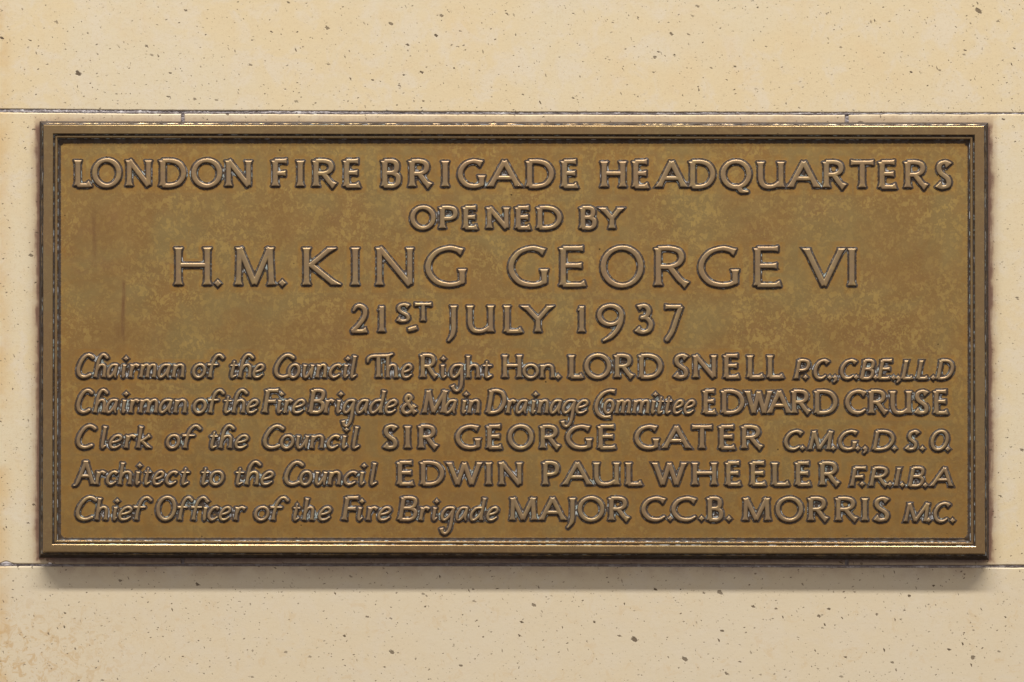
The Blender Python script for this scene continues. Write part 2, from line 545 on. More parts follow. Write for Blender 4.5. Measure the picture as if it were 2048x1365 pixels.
mortar("mortar_joint", XL, XR, e1, e2, -1.2, 5)
mortar("mortar_joint", XL, XR, e3, e4, -2.6, 6)
mortar("mortar_joint", 361.5, 369.8, e2, e3, -1.6, 8)
mortar("mortar_joint", 1689.0, 1698.0, e2, e3, -1.2, 9)

# ------------------------------------------------------------------ the plaque
plaque = empty("commemorative_plaque", P(CX, 1106, H_WALL),
               "large cast bronze plaque with raised lettering and stepped frame fixed to the stone wall", "plaque")
PL = np.array(plaque.location)

# frame moulding: (inward offset from the face's outer edge, height over the field, grime)
PROF = [(-9.8, -21.0, .8), (-8.4, -12.0, .85), (-6.8, -3.0, .8), (-6.0, 0.9, .8), (-4.7, 1.8, .45), (-3.9, 1.5, .95), (-3.3, 2.0, 1),
        (-2.3, 6.0, .85), (-1.2, 8.3, .35), (-0.3, 9.0, 0), (0.8, 9.15, 0), (8.5, 9.2, 0), (16.0, 9.15, 0), (16.9, 8.5, .0), (17.5, 6.6, .3),
        (18.3, 4.4, .7), (19.4, 3.9, .95), (20.8, 3.9, .9), (21.6, 4.5, .35), (22.6, 4.9, 0), (24.0, 4.9, 0), (25.2, 4.6, .05), (26.0, 3.8, .3),
        (27.4, 1.6, .8), (29.0, 0.5, 1), (31.0, 0.05, .7), (33.0, -0.6, .6)]
FC = dict(tl=(89.0, 251.6), tr=(1966.6, 254.2), br=(1968.2, 1107.4), bl=(87.4, 1103.4))


def frame_rings():
    verts, gr, rs = [], [], []
    nxs, nys = 320, 150
    per = None
    rg = np.random.default_rng(3)
    for k, (t, h, g) in enumerate(PROF):
        st, sb = (0.95 * t, 0.83 * t) if t > 0 else (t * 0.9, t * (1.05 if t > -6.5 else 1.3))
        c = [np.array(FC['tl']) + (t, st), np.array(FC['tr']) + (-t, st), np.array(FC['br']) + (-t, -sb), np.array(FC['bl']) + (t, -sb)]
        ring = []
        for a, b, n in ((0, 1, nxs), (1, 2, nys), (2, 3, nxs), (3, 0, nys)):
            s = np.linspace(0, 1, n, endpoint=False)[:, None]
            ring.append(c[a] * (1 - s) + c[b] * s)
        ring = np.concatenate(ring)
        N = len(ring)
        wob = np.zeros(N)
        if t < 0 or t > 16.5:
            rgk = np.random.default_rng(100 + k)
            m_ = N // 45
            wob = 0.16 * np.interp(np.arange(N), np.linspace(0, N, m_ + 1), np.r_[(z := rgk.normal(size=m_)), z[:1]])
        if 1 < t < 16:
            wob = wob * 0
        verts.append(to_world(ring[:, 0], ring[:, 1] + wob * 0.6, np.full(N, h) + wob * 0.2))
        gr.append(np.full(N, g))
        rv = 0.0
        if 18.2 <= t <= 20.2:
            rv = 0.42
        if 27.0 <= t <= 28.0:
            rv = 0.6
        if -4.2 < t < -3.0:
            rv = 0.4
        rs.append(np.full(N, rv))
    N = len(verts[0])
    F = []
    for r in range(len(PROF) - 1):
        i = np.arange(N)
        j = (i + 1) % N
        F.append(np.stack([r * N + i, r * N + j, (r + 1) * N + j, (r + 1) * N + i], 1)[:, ::-1])
    return np.concatenate(verts) - PL, np.concatenate(F), np.concatenate(gr), np.concatenate(rs)


fv, ff, fg, fr = frame_rings()
frame = mesh_obj("frame", fv, ff, M_FRAME, plaque, False, {"grime": fg, "residue": fr})

# ------------------------------------------------------------------ letterforms (own drawing): strokes in a unit box
# stroke = (points, smooth, start end-style, end end-style, width factor)
# end styles: f flared and cut square, b plain butt, r round, t tapering


def L(*pts, e="ff", w=1.0):
    e = e.replace('f', 'h')          # h: flared and cut level with the line it stands on
    return (list(pts), False, e[0], e[1], w)


def C(*pts, e="ff", w=1.0):
    return (list(pts), True, e[0], e[1], w)


def ellipse(cx, cy, rx, ry, a0=0, a1=360, n=28, sk=0.0):
    out = []
    for i in range(n + 1):
        a = math.radians(a0 + (a1 - a0) * i / n)
        x, y = math.cos(a), math.sin(a)
        out.append((cx + rx * x + sk * y * rx, cy + ry * y))
    return out


def E(cx, cy, rx, ry, w=1.0, sk=0.0):
    return (ellipse(cx, cy, rx, ry, sk=sk), False, 'r', 'r', w)


GL = {
    'A': [L((0, 0), (.5, 1), e="fb"), L((.5, 1), (1, 0), e="bf"), L((.2, .34), (.8, .34), e="bb", w=.95)],
    'B': [L((0, 0), (0, 1)), C((0, 1), (.5, 1), (.8, .93), (.88, .77), (.8, .61), (.5, .53), (0, .53), e="bb"),
          C((.4, .53), (.7, .5), (.95, .4), (1, .26), (.93, .1), (.65, 0), (.3, 0), (0, 0), e="bb")],
    'C': [C((1, .87), (.8, .975), (.56, 1), (.27, .91), (.07, .71), (0, .48), (.07, .26), (.27, .07), (.56, 0), (.8, .03), (1, .14), e="ft")],
    'D': [L((0, 0), (0, 1)), C((0, 1), (.4, 1), (.74, .91), (.94, .71), (1, .5), (.94, .29), (.74, .09), (.4, 0), (0, 0), e="bb")],
    'E': [L((0, 0), (0, 1)), L((0, 1), (.9, 1), e="bf"), L((0, .53), (.84, .53), e="bf"), C((0, 0), (.5, 0), (.8, .005), (1, .04), e="bf")],
    'F': [L((0, 0), (0, 1)), L((0, 1), (1, 1), e="bf"), L((0, .5), (.9, .5), e="bf")],
    'G': [C((.95, .9), (.78, .975), (.56, 1), (.27, .91), (.07, .71), (0, .48), (.07, .26), (.27, .07), (.56, 0), (.8, .02), (.94, .08), e="fb"),
          L((.96, .42), (.96, .06), e="fb")],
    'H': [L((0, 0), (0, 1)), L((1, 0), (1, 1)), L((0, .53), (1, .53), e="bb", w=.95)],
    'I': [L((.5, 0), (.5, 1))],
    'J': [C((.72, 1), (.72, .7), (.72, .35), (.70, .05), (.5, -.17), (.05, -.36), e="ft")],
    'K': [L((0, 0), (0, 1)), L((.12, .52), (.86, 1), e="bf"), L((.12, .56), (1, 0), e="bf")],
    'L': [L((0, 0), (0, 1)), C((0, 0), (.5, 0), (.8, .005), (1, .06), e="bf")],
    'M': [L((.03, 0), (.06, 1), e="ff", w=.92), L((.06, 1), (.5, 0.02), e="bb"), L((.5, 0.02), (.95, 1), e="bb"), L((.95, 1), (1, 0), e="ff")],
    'N': [L((0, 0), (0, 1), w=.92), L((0, 1), (1, 0.0), e="bb"), L((1, 0.02), (1, 1), e="bf", w=.92)],
    'O': [E(.5, .5, .5, .52)],
    'P': [L((0, 0), (0, 1)), C((0, 1), (.5, 1), (.88, .92), (1, .73), (.88, .54), (.5, .46), (0.02, .46), e="bb")],
    'Q': [E(.5, .5, .5, .52), C((.5, .0), (.62, -.06), (.72, -.18), (.95, -.2), e="bt")],
    'R': [L((0, 0), (0, 1)), C((0, 1), (.42, 1), (.72, .93), (.82, .76), (.72, .59), (.42, .5), (0, .5), e="bb"),
          C((.4, .5), (.58, .32), (.78, .13), (1, 0), e="bf")],
    'S': [C((.95, .88), (.75, .98), (.5, 1), (.2, .92), (.1, .76), (.22, .6), (.5, .48), (.82, .36), (.95, .2), (.84, .05), (.5, 0), (.25, .02), (.02, .12), e="ff")],
    'T': [L((0, .985), (1, .985)), L((.5, 1), (.5, 0), e="bf")],
    'U': [C((0, 1), (0, .75), (0, .5), (.02, .25), (.15, .06), (.4, 0), (.7, .04), (1, .2), e="fb"), L((1, 1), (1, 0))],
    'V': [L((0, 1), (.5, 0), e="fb"), L((.5, 0), (1, 1), e="bf")],
    'W': [L((0, 1), (.27, 0), e="fb"), L((.27, 0), (.5, .97), e="bb"), L((.5, .97), (.74, 0), e="bb"), L((.74, 0), (1, 1), e="bf")],
    'Y': [L((0, 1), (.52, .46), e="fb"), L((1, 1), (.52, .46), e="fb"), L((.52, .48), (.52, 0), e="bf")],
    '1': [L((.62, 0), (.62, .98), e="fb"), L((.62, .95), (.1, .84), e="bt", w=.8)],
    '2': [C((.12, .82), (.3, .97), (.55, 1), (.85, .9), (.92, .7), (.78, .48), (.4, .2), (.02, 0), e="tb"), C((0, 0), (.5, 0), (.8, .01), (1, .05), e="bf")],
    '3': [C((.1, .93), (.35, 1), (.65, .98), (.83, .82), (.7, .62), (.3, .52), e="fb"), C((.3, .54), (.7, .52), (.98, .32), (.88, .07), (.5, -.03), (.2, .0), (0, .1), e="bf")],
    '7': [L((0, .97), (.97, .97), e="fb"), C((.97, .97), (.7, .5), (.42, 0), (.1, -.32), e="br")],
    '9': [E(.5, .64, .5, .37), C((1, .64), (.97, .4), (.83, .1), (.55, -.18), (.2, -.36), e="bt")],
    '&': [C((1, 0), (.7, .26), (.4, .58), (.27, .8), (.46, 1), (.68, .84), (.5, .62), (.15, .42), (0, .2), (.14, .02), (.42, 0), (.7, .14), (.95, .42), e="ff", w=.9)],
    # script capitals drawn at their own slope
    'Cs': [C((1, .88), (.82, .975), (.62, .99), (.38, .87), (.15, .62), (.02, .33), (.08, .1), (.3, 0), (.55, .01), (.8, .09), e="rr")],
    'Cb': [C((1, .97), (.72, 1), (.42, .9), (.16, .66), (.02, .36), (.02, .13), (.16, -.08), (.42, -.2), (.78, -.19), e="ff")],
    'As': [C((0, -.08), (.14, .0), (.4, .5), (.62, 1), e="tb"), L((.55, 1), (.7, 1), e="bb"), L((.64, 1), (1, 0), e="bf"), L((.3, .36), (.84, .36), e="bb")],
    'Ts': [C((0, .70), (.04, .86), (.2, .95), (.5, .965), (.8, .98), (1, 1.06), e="tt"), L((.44, .97), (.44, 0), e="bf")],
    'Os': [E(.5, .5, .47, .51, sk=.12)],
    # lower case: 1 = x-height, 2 = ascender line, -1 = descender line
    'a': [C((.95, .97), (.6, 1), (.3, .92), (.06, .62), (0, .3), (.12, .03), (.36, .03), (.66, .3), (.9, .72), e="bb", w=.95),
          C((.93, 1), (.9, .6), (.88, .2), (.98, 0), e="bt")],
    'c': [C((.98, .86), (.7, 1), (.35, .9), (.05, .55), (.06, .2), (.35, 0), (.65, .04), (.95, .2), e="ft")],
    'd': [C((.9, .97), (.6, 1), (.3, .92), (.06, .62), (0, .3), (.12, .03), (.36, .03), (.66, .3), (.88, .7), e="bb", w=.95),
          C((.93, 1.95), (.9, 1.2), (.86, .4), (.9, 0), e="ff")],
    'e': [C((.08, .42), (.5, .5), (.86, .64), (.94, .84), (.72, 1), (.4, .94), (.1, .65), (0, .32), (.14, .05), (.42, 0), (.7, .06), (.95, .22), e="bt", w=.95)],
    'f': [C((.14, 0), (.2, .5), (.31, 1.1), (.46, 1.62), (.66, 1.94), (.84, 1.95), (1, 1.7), e="fr"), L((0, 1), (.66, 1.03), e="ft", w=.9)],
    'g': [C((.95, .97), (.6, 1), (.3, .92), (.06, .62), (0, .3), (.12, .05), (.36, .03), (.66, .3), (.9, .72), e="bb", w=.95),
          C((.95, 1), (.93, .4), (.93, -.2), (.85, -.72), (.58, -1), (.28, -.92), (.12, -.62), e="bf")],
    'h': [L((0, 0), (0, 1.9)), C((0, .55), (.25, .9), (.58, 1), (.86, .86), (.95, .5), (.97, 0), e="bf")],
    'hs': [C((0, 0), (.03, .5), (.06, 1.1), (.16, 1.6), (.42, 1.97), (.7, 1.97), (1.02, 1.72), e="fr"), C((.03, .55), (.28, .9), (.6, 1), (.88, .84), (.95, .5), (.97, 0), e="bf")],
    'i': [C((.28, 1), (.28, .6), (.3, .2), (.5, .0), (1, .16), e="ft")],
    'ir': [C((.4, 1), (.4, .6), (.4, .2), (.55, .0), (1, .12), e="ft")],
    'k': [L((0, 0), (0, 1.9)), C((.06, .5), (.5, .72), (.95, 1), e="bf"), L((.25, .58), (1, 0), e="bf")],
    'l': [C((.36, 1.9), (.34, 1.2), (.3, .4), (.42, .0), (1, .16), e="ft")],
    'm': [L((0, 0), (0, 1)), C((0, .55), (.12, .9), (.3, 1), (.44, .86), (.48, .5), (.48, 0), e="bf"),
          C((.48, .55), (.62, .9), (.8, 1), (.94, .86), (.98, .5), (.98, 0), e="bf")],
    'n': [L((0, 0), (0, 1)), C((0, .55), (.25, .9), (.58, 1), (.86, .86), (.95, .5), (.97, 0), e="bf")],
    'o': [E(.5, .5, .5, .52)],
    'r': [L((.1, 0), (.1, 1)), C((.1, .5), (.32, .88), (.62, 1), (1, .86), e="bf")],
    't': [C((.45, 1.32), (.42, .8), (.36, .25), (.5, .0), (1, .14), e="tt"), L((0, .96), (1, .96), e="tt", w=.9)],
    'u': [C((.02, 1), (.02, .6), (.04, .25), (.25, 0), (.55, .14), (.92, .7), e="fb", w=.95), C((.95, 1), (.95, .5), (.95, .15), (1, 0), e="ft")],
}


def catmull(pts, n=7):
    p = [np.array(q, float) for q in pts]
    p = [2 * p[0] - p[1]] + p + [2 * p[-1] - p[-2]]
    out = []
    for i in range(1, len(p) - 2):
        for k in range(n):
            t = k / n
            a, b, c, d = p[i - 1], p[i], p[i + 1], p[i + 2]
            out.append(0.5 * (2 * b + (c - a) * t + (2 * a - 5 * b + 4 * c - d) * t * t + (3 * b - a - 3 * c + d) * t ** 3))
    out.append(p[-2])
    return np.array(out)


NIB = math.radians(14)


def build_stroke(pts, smooth, e0, e1, wf, mapper, w):
    """-> (points n x 2 in elevation units, radii n, end styles)"""
    q = np.array([mapper(u, v) for u, v in pts])
    if smooth:
        q = catmull(q)
    elif len(q) == 2:
        q = q[0] + (q[1] - q[0]) * np.linspace(0, 1, 13)[:, None]
    seg = np.diff(q, axis=0)
    ln = np.hypot(seg[:, 0], seg[:, 1]) + 1e-9
    ang = np.arctan2(-seg[:, 1], seg[:, 0])
    fac = 0.70 + 0.30 * np.abs(np.sin(ang - NIB))
    f = np.concatenate([[fac[0]], (fac[1:] + fac[:-1]) / 2, [fac[-1]]])
    r = 0.5 * (w - 1.9) * wf * f
    s = np.concatenate([[0], np.cumsum(ln)])
    tot = s[-1]
    for d, e in ((s, e0), (tot - s, e1)):
        if e in 'fh':
            hz = abs(q[1][1] - q[0][1]) < 0.3 * abs(q[1][0] - q[0][0]) if d is s else abs(q[-1][1] - q[-2][1]) < 0.3 * abs(q[-1][0] - q[-2][0])
            r = r * (1 + (0.36 if hz else 0.62 if w > 8.1 else 0.45) * np.clip(1 - d / (0.85 * w), 0, 1) ** 1.9)
        elif e == 't':
            r = r * (0.45 + 0.55 * np.clip(d / (1.5 * w), 0, 1))
    return q, r


def stroke_field(gx, gy, q, r, e0, e1):
    f = np.full(gx.shape, 1e3)
    level = []
    q, r = q.copy(), r.copy()
    for k, e, m in ((0, e0, 1), (-1, e1, -2)):
        if e == 'h':
            d = q[k] - q[m]
            ll = math.hypot(*d)
            if 0.5 < abs(d[1]) / ll < 0.985:
                level.append((q[k].copy(), math.copysign(1.0, d[1]), r[k]))
                q[k] = q[k] + d / ll * r[k] * 1.1
                if k == 0:
                    e0 = 'b'
                else:
                    e1 = 'b'
            elif k == 0:
                e0 = 'f'
            else:
                e1 = 'f'
    n = len(q) - 1
    for i in range(n):
        ax, ay = q[i]
        bx, by = q[i + 1]
        dx, dy = bx - ax, by - ay
        L2 = dx * dx + dy * dy + 1e-9
        tr = ((gx - ax) * dx + (gy - ay) * dy) / L2
        t = np.clip(tr, 0, 1)
        d = np.hypot(gx - (ax + t * dx), gy - (ay + t * dy)) - (r[i] + (r[i + 1] - r[i]) * t)
        ll = math.sqrt(L2)
        if i == 0 and e0 in 'fb':
            perp = np.abs((gx - ax) * dy - (gy - ay) * dx) / ll
            cap = -tr * ll
            cd = np.hypot(np.maximum(perp - r[0], 0), np.maximum(cap, 0))
            d = np.where(tr < 0, np.where(cd > 0, cd, np.maximum(cap, perp - r[0])), d)
            d = np.where((tr >= 0) & (tr <= 1), np.maximum(d, cap), d)
        if i == n - 1 and e1 in 'fb':
            perp = np.abs((gx - bx) * dy - (gy - by) * dx) / ll
            cap = (tr - 1) * ll
            cd = np.hypot(np.maximum(perp - r[-1], 0), np.maximum(cap, 0))
            d = np.where(tr > 1, np.where(cd > 0, cd, np.maximum(cap, perp - r[-1])), d)
            d = np.where((tr >= 0) & (tr <= 1), np.maximum(d, cap), d)
        f = np.minimum(f, d)
    # a square cut must also round into the neighbouring segments of the flare
    for k, e, (ax, ay), (bx, by) in ((0, e0, q[0], q[1]), (-1, e1, q[-1], q[-2])):
        if e == 'f':
            dx, dy = ax - bx, ay - by
            ll = math.hypot(dx, dy)
            along = ((gx - ax) * dx + (gy - ay) * dy) / ll
            perp = np.abs((gx - ax) * dy - (gy - ay) * dx) / ll
            zone = (perp < 1.5 * r[k] + 3) & (along > -0.5 * r[k]) & (along < 1.6 * r[k] + 1.5)
            f = np.where(zone, np.maximum(f, along), f)
    for (ax, ay), sg, rr in level:
        over = (gy - ay) * sg
        zone = (np.abs(gx - ax) < 3.2 * rr + 4) & (over > -0.6 * rr)
        f = np.where(zone, np.maximum(f, over), f)
    return f


# ------------------------------------------------------------------ the inscription, measured off the casting
# each row: label, base line (y at x=150, y at x=1900), cap height, x-height, descender, stroke, words
# word: (mode, x origin, "glyph:x0:x1 ...") with x in quarter units from the origin
# modes: c roman capitals, k sloped capitals, s script, r upright lower case, q small sloped capitals
ROWS = [
    ((374.6, 378.6), 56, 30, 25, 11.0, [
        ('c', 128, "L:92:228 O:226:458 N:503:694 D:772:975 O:1020:1264 N:1298:1494"),
        ('c', 128, "F:1672:1798 I:1862:1918 R:1998:2182 E:2243:2380"),
        ('c', 640, "B:500:645 R:718:897 I:975:1028 G:1103:1318 A:1352:1598 D:1658:1870 E:1938:2074"),
        ('c', 1100, "H:415:600 E:668:802 A:860:1084 D:1123:1320 Q:1366:1610 U:1666:1866 A:1912:2146 R:2193:2372 T:2396:2600 E:2638:2784 R:2844:3026 S:3084:3214")]),
    ((458.6, 460.6), 46, 30, 25, 10.2, [
        ('c', 780, "O:163:364 P:402:540 E:590:710 N:778:948 E:1010:1134 D:1182:1372"),
        ('c', 780, "B:1526:1652 Y:1690:1855")]),
    ((572.8, 575.2), 80, 30, 25, 11.6, [
        ('c', 320, "H:128:398 .:462:370"),
        ('c', 320, "M:600:912 .:978:368"),
        ('c', 320, "K:1158:1416 I:1530:1594 N:1736:2018 G:2124:2448"),
        ('c', 760, "G:1028:1344 E:1446:1658 O:1766:2106 R:2207:2472 G:2548:2872 E:3002:3220"),
        ('c', 1240, "V:1478:1786 I:1822:1888")]),
    ((666.0, 667.0), 56.5, 30, 25, 10.0, [
        ('c', 660, "2:160:306 1:374:444"),
        ('u', 660, "S:530:642 T:672:818 _:615:700"),
        ('c', 660, "J:930:1022 U:1103:1302 L:1400:1546 Y:1550:1770"),
        ('c', 1000, "1:610:686 9:778:988 3:1080:1224 7:1308:1466")]),
    ((756.6, 758.2), 48, 28, 25, 9.4, [
        ('s', 128, "Cs:100:245 hs:248:338 a:345:430 i:462:500 r:522:600 m:612:738 a:752:852 n:872:965"),
        ('s', 128, "o:1028:1135 f:1140:1280"),
        ('s', 128, "t:1318:1390 hs:1402:1502 e:1512:1602"),
        ('s', 540, "Cs:32:198 o:143:242 u:262:348 n:374:455 c:472:572 i:583:635 l:635:700"),
        ('r', 540, "Ts:768:992 h:932:1022 e:1050:1142"),
        ('r', 540, "R:1208:1342 ir:1355:1415 g:1438:1550 h:1575:1678 t:1695:1780"),
        ('r', 540, "H:1866:2008 o:2022:2150 n:2166:2275 .:2305:258"),
        ('c', 980, "L:636:752 O:756:968 R:1002:1152 D:1196:1378"),
        ('c', 980, "S:1468:1588 N:1630:1806 E:1876:2004 L:2064:2198 L:2224:2356"),
        ('q', 1420, "P:678:806 .:765:262 C:818:952 .:958:264 ,:1000:264 C:1030:1175 .:1170:262 B:1203:1320 .:1325:264 E:1343:1474 .:1468:266 ,:1506:268 L:1533:1628 L:1653:1748 .:1786:266 D:1813:1952")]),
    ((827.2, 829.4), 48, 28, 25, 9.4, [
        ('s', 128, "Cs:98:235 hs:246:336 a:335:430 i:462:502 r:524:602 m:608:752 a:760:866 n:886:984"),
        ('s', 128, "o:1032:1140 f:1144:1284"),
        ('s', 128, "t:1268:1342 hs:1352:1452 e:1462:1556"),
        ('k', 128, "F:1592:1728"), ('+s', 128, "i:1700:1752 r:1760:1826 e:1828:1930"),
        ('k', 580, "B:150:284"), ('+s', 580, "r:276:352 i:366:420 g:424:520 a:532:628 d:636:752 e:760:858"),
        ('a', 580, "&:888:1015"),
        ('k', 580, "M:1058:1244"), ('+s', 580, "a:1238:1332 i:1372:1418 n:1430:1520"),
        ('k', 580, "D:1573:1730"), ('+s', 580, "r:1734:1806 a:1808:1900 i:1928:1974 n:1988:2070 a:2080:2172 g:2178:2284 e:2286:2388"),
        ('s', 980, "Cb:836:1010 o:908:994 m:1010:1126 m:1148:1276 i:1288:1330 t:1330:1392 t:1392:1456 e:1466:1548 e:1552:1642"),
        ('c', 980, "E:1710:1816 D:1858:2034 W:2050:2250 A:2226:2402 R:2418:2568 D:2602:2778"),
        ('c', 1420, "C:1083:1254 R:1276:1424 U:1446:1606 S:1633:1752 E:1796:1912")]),
    ((897.8, 900.0), 47.5, 27.5, 25, 9.4, [
        ('s', 128, "Cs:98:260 l:290:345 e:362:466 r:486:574 k:590:692"),
        ('s', 128, "o:818:928 f:938:1098"),
        ('s', 128, "t:1156:1232 hs:1248:1348 e:1368:1476"),
        ('s', 500, "Cs:103:274 o:243:352 u:370:466 n:488:592 c:616:718 i:730:788 l:806:884"),
        ('c', 500, "S:1064:1182 I:1232:1290 R:1354:1504"),
        ('c', 900, "G:46:244 E:300:424 O:463:667 R:727:882 G:928:1134 E:1190:1336"),
        ('c', 900, "G:1478:1670 A:1708:1914 T:1928:2104 E:2158:2290 R:2338:2504"),
        ('q', 1420, "C:583:742 .:740:248 M:785:968 .:986:250 G:1016:1180 .:1182:252 ,:1240:252 D:1303:1476 .:1476:252 S:1558:1674 .:1700:252 O:1753:1908 .:1902:256")]),
    ((970.8, 973.0), 48, 28, 25, 9.4, [
        ('s', 128, "As:66:244 r:252:332 c:338:430 h:442:545 i:568:616 t:632:698 e:712:802 c:812:910 t:925:1004"),
        ('s', 128, "t:1088:1160 o:1163:1278"),
        ('s', 128, "t:1362:1440 hs:1456:1560 e:1576:1678"),
        ('s', 540, "Cs:113:270 o:236:338 u:360:452 n:472:568 c:590:698 i:712:766 l:790:864"),
        ('c', 540, "E:1024:1158 D:1210:1392 W:1424:1686 I:1722:1776 N:1838:2010"),
        ('c', 980, "P:428:552 A:592:804 U:836:1028 L:1092:1224"),
        ('c', 980, "W:1308:1562 H:1624:1808 E:1892:2016 E:2014:2146".replace("E:1892:2016 E:2014:2146", "E:1892:2016 E:2088:2216 L:2262:2402 E:2450:2574 R:2644:2798")),
        ('q', 1420, "F:1123:1258 .:1217:256 R:1278:1432 .:1440:260 I:1466:1535 .:1538:264 B:1588:1718 .:1722:266 A:1768:1934")]),
    ((1041.6, 1043.8), 48, 28, 25, 9.4, [
        ('s', 128, "Cs:93:266 h:258:352 i:390:432 e:438:548 f:548:704"),
        ('s', 128, "Os:735:902 f:900:1032 f:1008:1152 i:1112:1146 c:1150:1242 e:1242:1338 r:1362:1452"),
        ('s', 128, "o:1523:1642 f:1642:1798"),
        ('s', 540, "t:175:242 h:270:354 e:388:492"),
        ('k', 540, "F:580:720"), ('+s', 540, "i:694:750 r:776:860 e:864:972"),
        ('k', 540, "B:1028:1184"), ('+s', 540, "r:1196:1275 i:1294:1346 g:1368:1476 a:1488:1584 d:1600:1716 e:1734:1828"),
        ('c', 980, "M:158:368 A:402:598 J:605:690 O:703:914 R:956:1118"),
        ('c', 980, "C:1213:1408 .:1442:252 C:1453:1654 .:1692:252 B:1744:1864 .:1912:254"),
        ('c', 1420, "M:262:478 O:526:744 R:792:948 R:1012:1184 I:1212:1266 S:1308:1436"),
        ('q', 1420, "M:1548:1744 .:1750:264 C:1778:1924 .:1940:268")]),
]
# y origin (top of the tracing sheet) of each row, for full stops given as x:y
ROW_OY = [300, 390, 475, 590, 690, 760, 835, 905, 975]


def glyph_strokes(row, mode, ox, tok):
    (b0, b1), cap, xh, desc, w, _ = ROWS[row]
    oy = ROW_OY[row]
    g, a, b = tok.split(":")
    a, b = float(a), float(b)
    if g in '.,':
        cx, cy = ox + a / 4, oy + b / 4
        r = {2: 5.8}.get(row, 3.9 if mode == 'q' else 4.2)
        return [('dot', cx, cy, r, g)]
    x0, x1 = ox + a / 4, ox + b / 4
    xm = (x0 + x1) / 2
    base = b0 + (b1 - b0) * (xm - 150) / 1750
    H = cap
    slant = 0.0
    if mode == 'u':
        if g == '_':
            q = np.array([(x0 + 3, oy + 282 / 4), ((x0 + x1) / 2, oy + 275 / 4), (x1 - 2, oy + 264 / 4)])
            return [('s', q, np.array([3.0, 3.6, 3.4]), 'f', 'f')]
        H, w = 37, 8.0
        base = oy + (220 if g == 'S' else 216) / 4
    if mode == 'q':
        H, w, slant = 39.5, 7.7, 0.19
        base += 1.6
    if mode == 'a':
        H, w = 40, 8.6
        base += 1.0
    if mode == 'k':
        slant = 0.16
        w = 8.6
    lower = g[0].islower()
    if lower:
        w = 7.0
        sl = 0.15 if mode in ('s', '+s') else 0.0
        if g == 'f':
            sl = 0.0
        asc = cap - xh
        wm = w - 1.7

        def mp(u, v):
            y = v * (xh - wm * .7) if v <= 1 else (xh - wm * .7) + (v - 1) * (asc)
            if v < 0:
                y = v * (desc + 2)
            y += wm * .35
            return (x0 + wm / 2 + u * (x1 - x0 - wm) + sl * (y - xh / 2), base - y)
    else:
        if mode in ('s', '+s', 'r'):
            w = 8.2 if mode == 's' else 8.6
        wm = w - 1.7
        wi = wm * (0.72 if g in 'AVWYTKX' else 1.0)
        span = x1 - x0 - wi - slant * (H - wm * .7) * {'L': 0.0, 'A': 0.0, 'R': 0.35, 'B': 0.55, 'C': 0.8, 'D': 0.6, 'S': 0.7, 'G': 0.6, 'O': 0.5, 'M': 0.3}.get(g, 1.0)

        def mp(u, v):
            y = v * (H - wm * .7) + wm * .35
            if g == 'I':
                return ((x0 + x1) / 2 + slant * (y - H / 2), base - y)
            return (x0 + wi / 2 + u * span + slant * (y - wm * .35), base - y)
    out = []
    for pts, sm, e0, e1, wf in GL[g]:
        q, r = build_stroke(pts, sm, e0, e1, wf, mp, w)
        out.append(('s', q, r, e0, e1))
    if g in ('i', 'ir'):
        u = .42 if g == 'i' else .5
        X, Y = mp(u, 1.62)
        out.append(('dot', X + 0.5, Y, 3.7, '.'))
    return out


def field_of(items, gx, gy):
    f = np.full(gx.shape, 1e3)
    for it in items:
        if it[0] == 'dot':
            _, cx, cy, r, ch = it
            d = (np.abs(gx - cx) + np.abs(gy - cy)) / 1.3 - r * 0.86
            f = np.minimum(f, d)
            if ch == ',':
                q = np.array([(cx + 1, cy), (cx + 1.5, cy + 4), (cx - 2, cy + 8.5)])
                f = np.minimum(f, stroke_field(gx, gy, q, np.array([2.8, 2.4, 1.2]), 'r', 'r'))
        else:
            _, q, r, e0, e1 = it
            m = 9 + r.max()
            ys, xs = gy[:, 0], gx[0]
            i0, i1 = np.searchsorted(ys, [q[:, 1].min() - m, q[:, 1].max() + m])
            j0, j1 = np.searchsorted(xs, [q[:, 0].min() - m, q[:, 0].max() + m])
            if i1 > i0 and j1 > j0:
                sl = (slice(i0, i1), slice(j0, j1))
                f[sl] = np.minimum(f[sl], stroke_field(gx[sl], gy[sl], q, r, e0, e1))
    return f


# word outlines -> relief meshes, collected also for the wear on the field around them
LETTER_H = 3.1
FLANK = 2.6
STEP = 0.65
PX0, PX1, PY0, PY1 = 118.0, 1938.5, 280.0, 1079.5
WORD_TEXT_LABEL = {}
panel_step = 1.6
pgx, pgy = np.meshgrid(np.arange(PX0, PX1, panel_step), np.arange(PY0, PY1, panel_step))
PF = np.full(pgx.shape, 60.0)


def relief(f):
    """height over the field from the signed distance to the face's outline"""
    t = np.clip(-f / 2.8, 0, 1)
    top = LETTER_H * (0.80 + 0.16 * np.sqrt(np.clip(1 - (1 - t) ** 2, 0, 1)) + 0.04 * np.clip(-f / 6, 0, 1))
    s = np.clip(f / FLANK, 0, 1)
    side = LETTER_H * 0.80 * (1 - s) ** 1.25 - 0.25 * s
    return np.where(f < 0, top, side)


